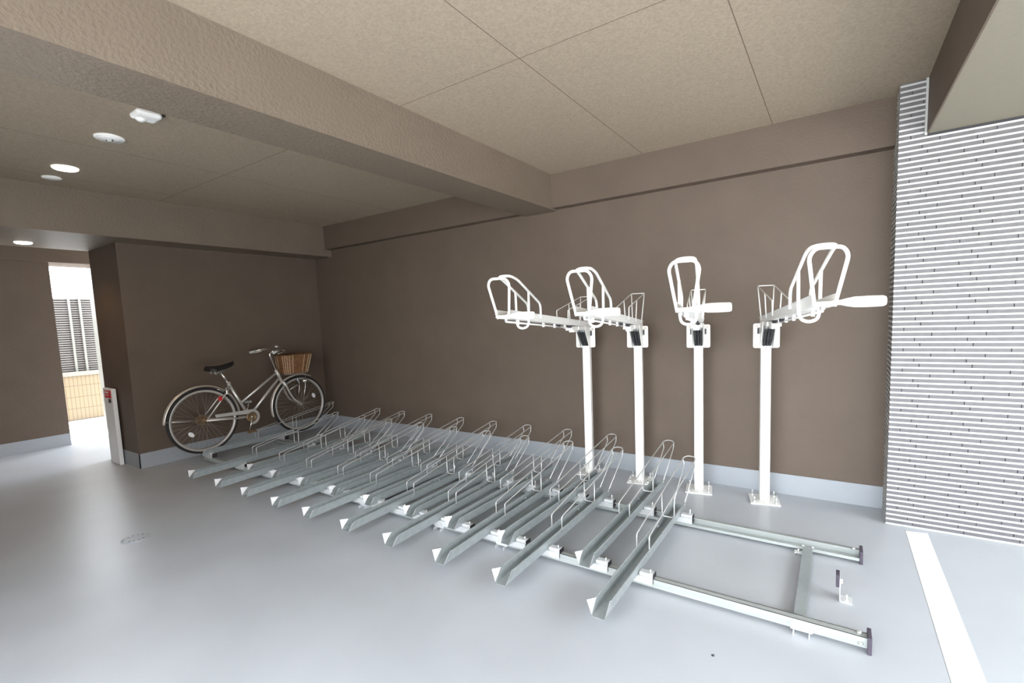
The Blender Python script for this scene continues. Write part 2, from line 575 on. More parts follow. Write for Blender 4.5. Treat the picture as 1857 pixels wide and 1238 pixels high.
# ------------------------------------------------------------------ ceiling fittings
def disc(name, x, y, z, r, mats, label, cat, lens=False, depth=0.012, lit=False):
    e = empty(name, (x, y, z))
    tag(e, label, cat)
    q = MB(); q.lathe([(r, 0.0), (r, -depth * 0.6), (r * 0.93, -depth), (r * 0.84, -depth)], (0, 0, 0), seg=36)
    q.build('trim_ring', PLASTW if not lit else LAMPN, e)
    q = MB(); q.lathe([(r * 0.83, -depth * 0.8), (r * 0.8, -depth * 1.15), (r * 0.3, -depth * 1.3)], (0, 0, 0), seg=36)
    f = q.build('diffuser' if lit else 'cover', mats, e)
    if lens:
        q = MB()
        q.lathe([(r * 0.20, -depth * 1.2), (r * 0.18, -depth * 1.9), (r * 0.08, -depth * 2.2)], (0, 0, 0), seg=16, m=GREYP)
        q.lathe([(r * 0.05, -depth * 1.2), (r * 0.05, -depth * 2.0)], (r * 0.18, r * 0.14, 0), seg=8, m=DARKM)
        q.lathe([(r * 0.05, -depth * 1.2), (r * 0.05, -depth * 2.0)], (-r * 0.15, -r * 0.16, 0), seg=8, m=DARKM)
        q.build('lens', None, e)
    return e
disc('ceiling_sensor', 1.892, -2.655, H, 0.078, PLASTW, 'round white ceiling disc with a small dark lens at its centre', 'ceiling sensor', lens=True)
disc('downlight', 0.975, -2.653, H, 0.076, LAMPW, 'lit round downlight in the ceiling, middle of the row above the passage', 'downlight', lit=True)
disc('ceiling_disc', 0.620, -2.650, H, 0.060, PLASTW, 'small plain white disc in the ceiling just beyond the lit downlight', 'ceiling disc')
disc('downlight', -0.455, -2.647, ZL, 0.062, LAMPW, 'lit round downlight in the low beam above the passage entrance', 'downlight', lit=True)
for (x, y, z, p) in ((0.975, -2.653, H - 0.03, 6), (-0.455, -2.647, ZL - 0.03, 5)):
    l = bpy.data.lights.new('downlight_lamp', 'SPOT')
    l.energy = p; l.color = (1.0, 0.62, 0.32); l.spot_size = 2.3; l.spot_blend = 0.6; l.shadow_soft_size = 0.04
    o = bpy.data.objects.new('downlight_lamp', l); COL.objects.link(o); o.location = (x, y, z)
em = empty('emergency_light', (2.462, -2.655, H), 0)
tag(em, 'white rounded surface fitting with a small dome beside the cross beam', 'emergency light')
q = MB(); q.box(-0.060, 0.060, -0.062, 0.062, -0.034, 0.0, bevel=0.016)
q.build('body', PLASTW, em)
q = MB(); q.lathe([(0.026, -0.028), (0.024, -0.040), (0.014, -0.048), (0.004, -0.050)], (-0.02, -0.02, 0), seg=20)
q.build('dome', PLASTW, em)
q = MB(); q.tube([(0.04, 0.058, -0.010), (0.046, 0.078, -0.006)], 0.007, seg=8)
q.build('cable_gland', BLACKP, em)

# ------------------------------------------------------------------ floor rails
rf = empty('rail_frame', (0, 0, 0))
tag(rf, 'long galvanized twin-rail frame with crossbars lying along the floor', 'rail frame')
X0R, X1R = 0.30, 5.828
q = MB()   # front rail: box section slightly raised, open at the back
q.box(X0R, X1R, -1.668, -1.632, 0.050, 0.056)
q.box(X0R, X1R, -1.670, -1.664, 0.016, 0.056)
q.box(X0R, X1R, -1.668, -1.632, 0.014, 0.019)
q.box(X0R, X1R, -1.636, -1.631, 0.040, 0.056)
q.build('front_rail', GALVRAIL, rf)
q = MB()   # rear rail: C profile facing forward and up
q.box(X0R, X1R, -0.900, -0.838, 0.014, 0.019)
q.box(X0R, X1R, -0.903, -0.897, 0.014, 0.030)
q.box(X0R, X1R, -0.842, -0.836, 0.014, 0.056)
q.box(X0R, X1R, -0.862, -0.838, 0.050, 0.056)
q.box(X0R, X1R, -0.872, -0.868, 0.018, 0.024)
q.build('rear_rail', GALVRAIL, rf)
for (y0, y1) in ((-1.688, -1.612), (-0.912, -0.826)):
    q = MB(); q.box(X1R - 0.002, X1R + 0.012, y0, y1, 0.0, 0.070, bevel=0.002)
    c = q.build('end_cap', PURPL, rf)
for x in (0.75, 2.84, 4.0, 5.595):
    q = MB()
    q.box(x - 0.022, x + 0.022, -1.632, -0.903, 0.030, 0.034)
    q.box(x - 0.022, x - 0.018, -1.632, -0.903, 0.010, 0.032)
    q.box(x + 0.018, x + 0.022, -1.632, -0.903, 0.010, 0.032)
    q.build('crossbar', GALV, rf)
for x in (2.84, 3.589, 4.086, 5.607):
    q = MB()
    q.box(x - 0.040, x + 0.040, -1.678, -1.671, 0.014, 0.048)
    q.box(x - 0.030, x - 0.026, -1.700, -1.640, 0.0, 0.018)
    q.box(x + 0.026, x + 0.030, -1.700, -1.640, 0.0, 0.018)
    ft = q.build('foot_bracket', BRIGHT, rf)
    for dx in (-0.02, 0.022):
        q = MB()
        q.lathe([(0.006, -0.004), (0.006, 0.0), (0.004, 0.001)], (x + dx, -1.677, 0.038), axis='Y', seg=10)
        q.build('bolt', BOLTM, ft)
for (x, y, z) in ((5.57, -0.87, 0.026), (5.615, -0.872, 0.026), (5.80, -0.86, 0.060), (5.80, -1.645, 0.060), (5.805, -1.674, 0.034)):
    q = MB(); q.lathe([(0.009, -0.004), (0.009, 0.001), (0.006, 0.004), (0.002, 0.005)], (x, y, z), seg=12)
    q.build('rail_bolt', BOLTM, rf)
q = MB()
q.box(5.535, 5.573, -0.955, -0.925, 0.012, 0.016)
q.tube([(5.553, -0.94, 0.0), (5.553, -0.94, 0.034)], 0.005, seg=8)
q.tube([(5.541, -0.955, 0.0), (5.541, -0.955, 0.014)], 0.003, seg=6)
q.build('anchor_clip', BOLTM, rf)

# stop bracket
sb = empty('stop_bracket', (5.737, -1.309, 0), 0)
tag(sb, 'small upright steel bracket with a dark rubber pad near the rail ends', 'bracket')
q = MB()
q.box(0.0, 0.004, -0.03, 0.030, 0.0, 0.112)
q.box(0.0, 0.050, -0.03, 0.030, 0.0, 0.004)
q.build('angle_plate', BRIGHT, sb)
q = MB(); q.box(-0.014, 0.0, -0.028, 0.028, 0.066, 0.124, bevel=0.002)
q.build('rubber_pad', PURPL, sb)
for (y, z) in ((-0.012, 0.108), (0.0, 0.090)):
    q = MB(); q.lathe([(0.006, 0.0), (0.006, 0.006), (0.003, 0.009)], (0.004, y, z - 0.01), axis='X', seg=10)
    q.build('pad_bolt', BOLTM, sb)
q = MB(); q.tube([(0.028, -0.012, 0.0), (0.028, -0.012, 0.032)], 0.004, seg=8); q.lathe([(0.008, 0.004), (0.008, 0.011)], (0.028, -0.012, 0), seg=8)
q.build('anchor_bolt', BOLTM, sb)

# ------------------------------------------------------------------ floor racks
LEN = 1.33
def channel_section():
    # half widths at heights; open sheet with thickness
    t = 0.0022
    outer = [(-0.038, 0.1140), (-0.035, 0.1165), (-0.0315, 0.115), (-0.030, 0.064), (-0.027, 0.061), (0.027, 0.061), (0.030, 0.064), (0.0315, 0.115), (0.035, 0.1165), (0.038, 0.1140)]
    return outer, t
def make_rack():
    root = empty('floor_bicycle_rack', (0, 0, 0))
    q = MB()
    bm = q.bm
    # section profile per y station: the side walls are cut back at the front
    prof, t = channel_section()
    front_y = [0.062, 0.062, 0.060, 0.006, 0.0, 0.0, 0.006, 0.060, 0.062, 0.062]
    sheet_channel(bm, prof, t, front_y, [LEN] * len(prof))
    # rear stop lip
    q.box(-0.024, 0.024, LEN - 0.003, LEN, 0.064, 0.085)
    q.build('channel', GALV, root)
    # flared guide flaps
    for s in (-1, 1):
        q = MB()
        q.prism([(s * 0.0305, 0.004, 0.068), (s * 0.032, 0.056, 0.116), (s * 0.055, 0.012, 0.122)], (s * 0.0005, -0.0016, 0.0010))
        q.build('guide_flap', BRIGHT, root)
    # wire wheel guard
    yF, yM, yT = 0.585, 1.045, 1.575
    w0, w1 = 0.0335, 0.040
    q = MB()
    pts = [(-w0, yF, 0.096), (-w0, yF, 0.188), (-w1, yT - 0.03, 0.327), (-w1 + 0.002, yT, 0.335), (-0.018, yT + 0.02, 0.340), (0.018, yT + 0.02, 0.340), (w1 - 0.002, yT, 0.335), (w1, yT - 0.03, 0.327), (w0, yF, 0.188), (w0, yF, 0.096)]
    q.tube(pts, 0.0037, seg=8, corner=0.014, cseg=3)
    wg = q.build('wheel_guard', WIREM, root)
    for s in (-1, 1):
        q = MB()
        q.tube([(s * (w1 + 0.003), yT - 0.012, 0.333), (s * (w1 - 0.004), yT - 0.010, 0.285), (s * 0.036, yT - 0.045, 0.262), (s * 0.034, LEN - 0.045, 0.104)], 0.0035, seg=8, corner=0.012, cseg=3)
        q.build('rear_stay', WIREM, wg)
    q = MB()
    q.tube([(-0.037, yM, 0.252), (-0.036, yM, 0.124), (-0.028, yM + 0.0, 0.112), (0.028, yM, 0.112), (0.036, yM, 0.124), (0.037, yM, 0.252)], 0.0034, seg=8, corner=0.010, cseg=3)
    q.build('support_hoop', WIREM, wg)
    q = MB()
    q.box(-0.044, -0.034, LEN - 0.075, LEN - 0.045, 0.082, 0.118, bevel=0.002)
    q.lathe([(0.006, -0.012), (0.006, 0.0)], (-0.044, LEN - 0.06, 0.10), axis='X', seg=8)
    q.build('stay_clamp', BRIGHT, root)
    q = MB()
    q.lathe([(0.007, 0.0), (0.006, 0.003), (0.002, 0.005)], (-0.0275, 0.93, 0.092), axis='X', seg=10)
    q.build('rivet', BOLTM, root)
    return root

def make_saddle(root, yl, rear=False):
    """bracket that seats the channel on a rail at local y = yl"""
    q = MB()
    q.box(-0.030, 0.104, yl - 0.024, yl + 0.026, 0.0575, 0.0612, m=BRIGHT)
    q.box(-0.034, 0.104, yl - 0.030, yl - 0.0255, 0.030, 0.0612, m=BRIGHT)
    q.box(0.034, 0.104, yl - 0.018, yl + 0.020, 0.0612, 0.078, m=BRIGHT, bevel=0.003)
    s = q.build('rail_bracket', None, root)
    q = MB()
    q.box(0.1035, 0.1065, yl - 0.022, yl + 0.024, 0.034, 0.078)
    q.build('bracket_cap', BLACKP, s)
    q = MB()
    q.lathe([(0.005, 0.0), (0.005, 0.016 if not rear else 0.034), (0.003, 0.02 if not rear else 0.038)], (0.088, yl - 0.004, 0.076), seg=8)
    q.build('bracket_bolt', BOLTM, s)
    return s

long_rack = make_rack()
make_saddle(long_rack, -1.650 + 2.088)
make_saddle(long_rack, -0.868 + 2.088, True)
short_rack = make_rack()
make_saddle(short_rack, -1.650 + 1.735)
make_saddle(short_rack, -0.868 + 1.735, True)

long_front = [4.884, 4.373, 3.975, 3.578, 3.181, 2.768, 2.380, 1.955, 1.534, 1.051]
long_loop = [4.875, 4.352, 3.936, 3.522, 3.114, 2.721, 2.293, 1.835, 1.408, 0.935]
short_front = [4.649, 4.150, 3.741, 3.371, 2.955, 2.558, 2.147, 1.744, 1.353, 0.400]
short_loop = [4.630, 4.159, 3.744, 3.321, 2.925, 2.508, 2.065, 1.645, 1.235, 0.350]
ordn = ['first', 'second', 'third', 'fourth', 'fifth', 'sixth', 'seventh', 'eighth', 'ninth', 'tenth']
def place_rack(o, xf, xl, yf):
    o.location = (xf, yf, 0)
    o.rotation_euler = (0, 0, math.atan2(-(xl - xf), 1.57))
for i in range(10):
    o = long_rack if i == 0 else copy_tree(long_rack)
    place_rack(o, long_front[i], long_loop[i], -2.088)
    if i == 0: lb = 'galvanized floor rack nearest the camera, its trough jutting past the front rail'
    elif i == 9: lb = 'galvanized floor rack jutting past the front rail, leftmost of the jutting ones'
    else: lb = 'galvanized floor rack jutting past the front rail, %s such from the right' % ordn[i]
    tag(o, lb, 'bicycle rack', 'floor racks jutting past the front rail')
for i in range(10):
    o = short_rack if i == 0 else copy_tree(short_rack)
    place_rack(o, short_front[i], short_loop[i], -1.735)
    if i == 9: o.location.z = 0.022
    if i == 9:
        lb = 'galvanized floor rack in the left corner holding the silver bicycle'
    elif i == 0: lb = 'galvanized floor rack set back level with the front rail, rightmost of these'
    else: lb = 'galvanized floor rack set back level with the front rail, %s such from the right' % ordn[i]
    tag(o, lb, 'bicycle rack', 'floor racks set back at the front rail')

# ------------------------------------------------------------------ upper rack posts (local -Y is the front)
def make_upper():
    root = empty('upper_bicycle_rack', (0, 0, 0))
    # base
    q = MB()
    q.box(-0.092, 0.092, -0.095, 0.095, 0.0, 0.009, bevel=0.001)
    bp = q.build('base_plate', WHITEM, root)
    for (x, y) in ((-0.068, -0.068), (0.068, -0.068), (-0.068, 0.068), (0.068, 0.068)):
        q = MB()
        q.lathe([(0.013, 0.009), (0.013, 0.012)], (x, y, 0), seg=14)
        q.lathe([(0.009, 0.012), (0.009, 0.021)], (x, y, 0), seg=6, smooth=False)
        q.lathe([(0.005, 0.020), (0.005, 0.046), (0.003, 0.048)], (x, y, 0), seg=8)
        q.build('anchor_bolt', BOLTM, bp)
    q = MB()
    h = 0.0315
    q.box(-h, h, -h, h, 0.008, 1.225, bevel=0.006)
    ps = q.build('post', WHITEM, root)
    for s in (-1, 1):
        q = MB()
        q.prism([(-0.003, s * h, 0.008), (-0.003, s * 0.066, 0.008), (-0.003, s * h, 0.085)], (0.006, 0, 0))
        q.build('gusset', WHITEM, bp)
    # head plate
    q = MB()
    pts = []
    for (cx, cz, a0) in ((0.068, 1.232, 0), (-0.068, 1.232, 90), (-0.068, 1.090, 180), (0.068, 1.090, 270)):
        for k in range(5):
            a = math.radians(a0 + k * 22.5)
            pts.append((cx + 0.012 * math.cos(a), -h - 0.006, cz + 0.012 * math.sin(a)))
    q.prism(pts, (0, 0.006, 0))
    hp = q.build('head_plate', WHITEM, root)
    for (x, z) in ((-0.060, 1.226), (0.060, 1.226), (-0.060, 1.095), (0.060, 1.095)):
        q = MB()
        q.lathe([(0.0085, -0.006), (0.0085, 0.0)], (x, -h - 0.006, z), axis='Y', seg=6, smooth=False)
        q.build('plate_bolt', BOLTB, hp)
    q = MB()
    for s in (-1, 1):
        q = MB()
        q.box(s * 0.050 - 0.005, s * 0.050 + 0.005, -h - 0.022, -h - 0.006, 1.175, 1.215)
        q.build('latch_block', BLACKP, hp)
    # side cheeks
    for s in (-1, 1):
        q = MB()
        q.prism([(s * 0.036, -h - 0.004, 1.252), (s * 0.036, -0.20, 1.258), (s * 0.036, -0.19, 1.225), (s * 0.036, -0.075, 1.082), (s * 0.036, -h - 0.004, 1.076)], (s * 0.004, 0, 0))
        q.build('cheek_plate', WHITEM, hp)
    # springs
    for k, x in enumerate((-0.018, 0.002, 0.020)):
        q = MB()
        a = Vector((x, -0.20, 1.232)); b = Vector((x * 0.9, -0.052, 1.092))
        d = (b - a).normalized(); u = Vector((1, 0, 0)); v = d.cross(u)
        Lq = (b - a).length
        pts = []
        turns = 17; N = turns * 8
        for i in range(N + 1):
            tt = i / N
            ang = 2 * PI * turns * tt
            pts.append(a + d * (Lq * (0.15 + 0.83 * tt)) + (u * math.cos(ang) + v * math.sin(ang)) * 0.0078)
        q.tube(pts, 0.0026, seg=5)
        sp = q.build('spring', SPRINGM, root)
        q = MB(); q.tube([a, a + d * Lq * 0.2], 0.006, seg=8); q.tube([a, b], 0.0035, seg=6)
        q.build('spring_rod', GREYST, sp)
    # arm: lower beam and pivot box
    q = MB()
    def P(s, x, z): return (x, -s, z)
    q.prism([P(-0.03, -0.034, 1.248), P(0.36, -0.034, 1.262), P(0.36, -0.034, 1.236), P(-0.03, -0.034, 1.222)], (0.068, 0, 0))
    q.build('pivot_box', WHITEM, root)
    # arm channel: rises gently towards the front
    def zr(s): return 1.284 + 0.060 * s
    q = MB()
    bm = q.bm
    prof = [(-0.040, 0.0), (-0.034, 0.002), (-0.031, -0.040), (0.031, -0.040), (0.034, 0.002), (0.040, 0.0)]
    sheet_channel(bm, prof, 0.0022, [0.04] * 6, [-1.70] * 6, zr(-0.04), zr(1.70))
    arm = q.build('arm_channel', WHITEM, root)
    q = MB()   # front nose plates of the channel
    for s in (-1, 1):
        q.prism([(s * 0.032, -1.56, zr(1.56) + 0.002), (s * 0.032, -1.70, zr(1.70) + 0.004), (s * 0.032, -1.715, zr(1.7) - 0.02), (s * 0.032, -1.64, zr(1.7) - 0.040), (s * 0.032, -1.56, zr(1.56) - 0.038)], (s * 0.003, 0, 0))
    q.build('nose_plate', WHITEM, arm)
    q = MB()
    q.tube([P(1.66, 0.0, zr(1.66) - 0.055), P(0.45, 0.0, zr(0.45) - 0.058)], 0.005, seg=8)
    for s in (0.62, 0.86, 1.08, 1.50):
        q.box(-0.006, 0.006, -s - 0.008, -s + 0.008, zr(s) - 0.066, zr(s) - 0.040)
    q.build('release_rod', WHITEM, arm)
    q = MB()
    q.box(-0.026, 0.026, -0.52, -0.37, zr(0.45) - 0.074, zr(0.45) - 0.046, bevel=0.003)
    q.box(-0.020, 0.020, -0.45, -0.34, zr(0.45) - 0.090, zr(0.45) - 0.070, bevel=0.003)
    q.build('lock_box', WHITEM, arm)
    q = MB()
    for s in (0.36, 0.53, 0.80):
        q = MB()
        q.lathe([(0.008, -0.024), (0.008, 0.024)], (0, -s, zr(s) - 0.052), axis='X', seg=8)
        q.build('lock_pin', BLACKP, arm)
    # front wheel cage
    R = 0.0068
    q = MB()
    q.tube([P(1.69, -0.030, 1.345), P(1.735, -0.058, 1.515), P(1.742, -0.040, 1.543), P(1.742, 0.040, 1.543), P(1.735, 0.058, 1.515), P(1.69, 0.030, 1.345)], R, seg=10, corner=0.035, cseg=5)
    cage = q.build('front_hoop', WHITEM, root)
    q = MB()
    q.tube([P(1.235, -0.039, zr(1.235) - 0.02), P(1.235, -0.039, 1.422), P(1.585, -0.041, 1.545), P(1.66, -0.036, 1.560), P(1.68, 0.036, 1.560), P(1.585, 0.041, 1.545), P(1.235, 0.039, 1.422), P(1.235, 0.039, zr(1.235) - 0.02)], R, seg=10, corner=0.035, cseg=5)
    q.build('upper_loop', WHITEM, cage)
    q = MB()
    q.tube([P(1.425, -0.039, 1.489), P(1.425, -0.037, 1.330), P(1.43, -0.030, 1.295), P(1.435, 0.0, 1.284), P(1.43, 0.030, 1.295), P(1.425, 0.037, 1.330), P(1.425, 0.039, 1.489)], R, seg=10, corner=0.03, cseg=5)
    q.build('under_hoop', WHITEM, cage)
    # rear wheel basket
    r = 0.0036
    q = MB()
    q.tube([P(0.67, -0.040, zr(0.67) - 0.02), P(0.67, -0.042, 1.385), P(-0.02, -0.050, 1.497), P(-0.02, 0.050, 1.497), P(0.67, 0.042, 1.385), P(0.67, 0.040, zr(0.67) - 0.02)], r, seg=8, corner=0.012, cseg=3)
    rb = q.build('rear_basket', WHITEM, root)
    for s in (-1, 1):
        q = MB()
        q.tube([P(-0.02, s * 0.049, 1.496), P(0.05, s * 0.033, zr(0.05) - 0.02)], r, seg=8)
        q.build('basket_leg', WHITEM, rb)
        q = MB()
        q.tube([P(0.35, s * 0.045, 1.436), P(0.35, s * 0.036, zr(0.35) - 0.02)], r, seg=8)
        q.build('basket_stay', WHITEM, rb)
    # grip handle to the side
    q = MB()
    z0 = 1.357
    g = [(0.020, 0.008), (0.045, 0.009), (0.062, 0.014), (0.085, 0.0185), (0.12, 0.0195), (0.165, 0.0185), (0.172, 0.015), (0.173, 0.006)]
    q.lathe([(rr, xx) for xx, rr in g], (0, -1.705, z0), axis='X', seg=20)
    q.build('grip', WHITEM, arm)
    q = MB()
    q.tube([(-0.034, -1.705, z0 - 0.002), (0.06, -1.705, z0)], 0.007, seg=8)
    q.build('grip_bar', WHITEM, arm)
    q = MB()
    q.lathe([(0.009, -0.012), (0.009, 0.0), (0.004, 0.004)], (0.0, -1.66, 1.345), seg=10)
    q.build('arm_bolt', BOLTM, arm)
    return root

up0 = make_upper()
upx = [3.967, 4.410, 4.864, 5.303]
upl = ['tall white upper-tier rack on a post, leftmost of the four',
       'tall white upper-tier rack on a post, second from the left',
       'tall white upper-tier rack on a post, second from the right, seen nearly end-on',
       'tall white upper-tier rack on a post beside the tiled pier, arm pointing right']
for i, x in enumerate(upx):
    o = up0 if i == 0 else copy_tree(up0)
    o.location = (x, -0.200, 0)
    o.rotation_euler = (0, 0, math.radians(11.2 if i < 3 else 12.4))
    tag(o, upl[i], 'bicycle rack', 'upper-tier racks on posts')

# ------------------------------------------------------------------ bicycle (local: +Y forward)
BX, BZ = 0.385, 0.005
bk = empty('bicycle', (BX, 0, 0))
tag(bk, 'silver step-through city bicycle with a brown wicker basket parked along the left wall', 'bicycle')
RH, FH = Vector((0, -1.665, 0.430)), Vector((0, -0.612, 0.424))
TR = 0.334
def wheel(name, c):
    q = MB()
    rr = TR - 0.021
    prof = []
    for (a, b) in ((0.013, -0.011), (0.013, 0.009), (0.009, 0.011), (0.009, 0.002), (-0.009, 0.002), (-0.009, 0.011), (-0.013, 0.009), (-0.013, -0.011)):
        prof.append((rr - 0.011 + b * 1.25, a))
    q.lathe(prof, c, axis='X', seg=64, closed_prof=True)
    rim = q.build(name, RIMM, bk)
    q = MB()
    prof = []
    for k in range(12):
        a = 2 * PI * k / 12
        prof.append((TR - 0.0155 + 0.0155 * math.cos(a), 0.0155 * math.sin(a)))
    q.lathe(prof, c, axis='X', seg=64, closed_prof=True)
    q.build('tyre', RUBBER, rim)
    q = MB()
    for k in range(36):
        a = 2 * PI * k / 36
        side = 1 if k % 2 else -1
        cross = 0.95 if (k // 2) % 2 else -0.95
        hub = c + Vector((side * 0.030, math.cos(a + cross) * 0.026, math.sin(a + cross) * 0.026))
        end = c + Vector((0, math.cos(a) * (rr - 0.018), math.sin(a) * (rr - 0.018)))
        q.tube([hub, end], 0.0013, seg=5)
    q.build('spokes', SPOKEM, rim)
    q = MB()
    q.lathe([(0.008, -0.055), (0.008, -0.036), (0.028, -0.034), (0.028, -0.029), (0.014, -0.024), (0.012, 0.0), (0.014, 0.024), (0.028, 0.029), (0.028, 0.034), (0.008, 0.036), (0.008, 0.055)], c, axis='X', seg=20)
    q.build('hub', RUSTM if name == 'rear_wheel' else CHROME, rim)
    return rim
rw = wheel('rear_wheel', RH)
fwh = wheel('front_wheel', FH)
def refl(c, ang, rad, parent):
    q = MB()
    p = c + Vector((0.012, math.cos(ang) * rad, math.sin(ang) * rad))
    bm = q.bm
    q.lathe([(0.022, -0.005), (0.024, 0.0), (0.022, 0.006)], (0, 0, 0), axis='X', seg=20)
    for v in bm.verts:
        v.co = Vector((v.co.x, v.co.y * 1.35, v.co.z * 0.85))
        v.co = Matrix.Rotation(ang + PI / 2, 4, 'X') @ v.co + p
    q.build('spoke_reflector', REFLW, parent)
refl(RH, math.radians(222), 0.175, rw)
refl(FH, math.radians(22), 0.19, fwh)
q = MB(); q.lathe([(0.055, -0.058), (0.055, -0.040)], RH, axis='X', seg=28)
q.build('hub_brake', RUSTM, rw)
# frame
BB = Vector((0, -1.215, 0.385)); SC = Vector((0, -1.400, 0.775)); SP = Vector((0, -1.462, 0.888))
HT, HBm = Vector((0, -0.868, 0.842)), Vector((0, -0.828, 0.742))
q = MB()
q.tube([BB, SC], 0.0155, seg=12)
q.tube([HT + Vector((0, -0.006, 0.015)), HBm], 0.019, seg=12)
q.tube([HT + Vector((0, 0.008, -0.012)), Vector((0, -1.292, 0.545))], 0.0130, seg=12)
q.tube([HBm + Vector((0, -0.008, 0.030)), BB], 0.0145, seg=12)
q.lathe([(0.021, -0.036), (0.021, 0.036)], BB, axis='X', seg=16)
for s in (-1, 1):
    q.tube([BB + Vector((s * 0.020, 0, 0)), BB + Vector((s * 0.045, -0.10, 0.006)), RH + Vector((s * 0.055, 0, 0))], 0.008, seg=8, corner=0.05)
    q.tube([SC + Vector((s * 0.014, 0.012, -0.03)), SC + Vector((s * 0.045, -0.05, -0.10)), RH + Vector((s * 0.055, 0, 0))], 0.007, seg=8, corner=0.05)
frame = q.build('frame', PIPEM, bk)
q = MB()
q.tube([SC - (SC - SP).normalized() * 0.0, SP + Vector((0, -0.004, 0.018))], 0.0125, seg=12)
q.lathe([(0.019, -0.018), (0.019, 0.018)], SC, axis='X', seg=12)
q.build('seat_post', CHROME, bk)
# fork
q = MB()
for s in (-1, 1):
    q.tube([HBm + Vector((s * 0.010, 0.004, -0.01)), HBm + Vector((s * 0.042, 0.030, -0.06)), Vector((s * 0.046, -0.755, 0.575)), Vector((s * 0.048, -0.715, 0.495)), FH + Vector((s * 0.050, 0, 0))], 0.0105, seg=10, corner=0.06, cseg=5)
q.tube([HBm, HBm + Vector((0, 0.018, -0.045))], 0.015, seg=10)
q.build('fork', PIPEM, bk)
# stem and handlebar
ST = Vector((0, -0.935, 1.045))
q = MB()
q.tube([HT, ST, ST + Vector((0, 0.035, 0.022))], 0.011, seg=10, corner=0.02)
q.lathe([(0.017, -0.02), (0.017, 0.02)], ST + Vector((0, 0.04, 0.022)), axis='X', seg=12)
q.build('stem', CHROME, bk)
q = MB()
C0 = ST + Vector((0, 0.04, 0.024))
q.tube([C0 + Vector((-0.245, -0.115, 0.0)), C0 + Vector((-0.215, -0.03, 0.022)), C0 + Vector((-0.13, 0.02, 0.028)), C0 + Vector((-0.06, 0.0, 0.004)), C0, C0 + Vector((0.06, 0.0, 0.004)), C0 + Vector((0.13, 0.02, 0.028)), C0 + Vector((0.215, -0.03, 0.022)), C0 + Vector((0.245, -0.115, 0.0))], 0.0105, seg=10, corner=0.05, cseg=5)
hb = q.build('handlebar', CHROME, bk)
for s in (-1, 1):
    q = MB()
    q.tube([C0 + Vector((s * 0.228, -0.065, 0.014)), C0 + Vector((s * 0.250, -0.130, -0.004))], 0.0140, seg=12)
    q.build('handle_grip', GREYP, hb)
    q = MB()
    q.tube([C0 + Vector((s * 0.190, 0.0, 0.025)), C0 + Vector((s * 0.235, 0.015, 0.008)), C0 + Vector((s * 0.272, -0.06, -0.010)), C0 + Vector((s * 0.280, -0.10, -0.014))], 0.0055, seg=8, corner=0.03)
    q.build('brake_lever', CHROME, hb)
q = MB(); q.lathe([(0.004, 0.0), (0.026, 0.004), (0.028, 0.012), (0.020, 0.024), (0.004, 0.030)], C0 + Vector((0.09, 0.0, 0.045)), seg=18)
q.build('bell', CHROME, hb)
# saddle
q = MB()
bm = q.bm
rings = []
SN = 14
for i in range(SN + 1):
    t = i / SN
    y = -1.590 + 0.265 * t
    hw = 0.095 * (1 - t) ** 0.75 + 0.020 if t > 0.12 else 0.095 * (0.72 + 2.0 * t)
    if i == SN: hw = 0.010
    zt = 0.972 - 0.012 * math.sin(PI * t) + 0.028 * t ** 1.5
    th = 0.050 - 0.030 * t
    if t > 0.35: th = 0.050 - 0.018 * t
    ring = []
    for k in range(12):
        a = PI * k / 11
        ring.append(bm.verts.new((hw * math.cos(a), y, zt - th + (th + 0.004) * math.sin(a) ** 0.7)))
    rings.append(ring)
for i in range(SN):
    for k in range(11):
        f = bm.faces.new((rings[i][k], rings[i][k + 1], rings[i + 1][k + 1], rings[i + 1][k])); f.smooth = True
    f = bm.faces.new((rings[i][0], rings[i + 1][0], rings[i + 1][11], rings[i][11]))
bm.faces.new(rings[0]); bm.faces.new(rings[-1])
sd = q.build('saddle', SADDLE, bk)
for s in (-1, 1):
    q = MB()
    pts = []
    for i in range(33):
        a = 2 * PI * 4 * i / 32
        pts.append(Vector((s * 0.045 + 0.014 * math.cos(a), -1.535 + 0.014 * math.sin(a), 0.888 + 0.050 * i / 32)))
    q.tube(pts, 0.003, seg=5)
    q.tube([Vector((s * 0.045, -1.535, 0.888)), Vector((s * 0.022, -1.475, 0.905)), Vector((s * 0.012, -1.36, 0.948))], 0.004, seg=6)
    q.build('saddle_spring', CHROME, sd)
# fenders
def fender(c, R, a0, a1, w, name):
    q = MB(); bm = q.bm
    N = 36; rings = []
    for i in range(N + 1):
        a = math.radians(a0 + (a1 - a0) * i / N)
        ring = []
        for k in range(14):
            kk = k if k < 7 else 13 - k
            b = -1 + 2 * kk / 6
            rad = R + 0.012 * (1 - b * b) - (0.0 if k < 7 else 0.0018)
            ring.append(bm.verts.new(c + Vector((b * w * (1.0 if k < 7 else 0.95), math.cos(a) * rad, math.sin(a) * rad))))
        rings.append(ring)
    for i in range(N):
        for k in range(14):
            f = bm.faces.new((rings[i][k], rings[i][(k + 1) % 14], rings[i + 1][(k + 1) % 14], rings[i + 1][k])); f.smooth = True
    bm.faces.new(rings[0]); bm.faces.new(rings[-1][::-1])
    return q.build(name, FENDM, bk)
rfn = fender(RH, TR + 0.014, 2, 176, 0.024, 'rear_fender')
ffn = fender(FH, TR + 0.014, 62, 196, 0.024, 'front_fender')
for s in (-1, 1):
    q = MB()
    q.tube([RH + Vector((s * 0.056, 0, 0)), RH + Vector((s * 0.022, math.cos(math.radians(172)) * (TR + 0.018), math.sin(math.radians(172)) * (TR + 0.018)))], 0.0022, seg=6)
    q.build('fender_stay', CHROME, rfn)
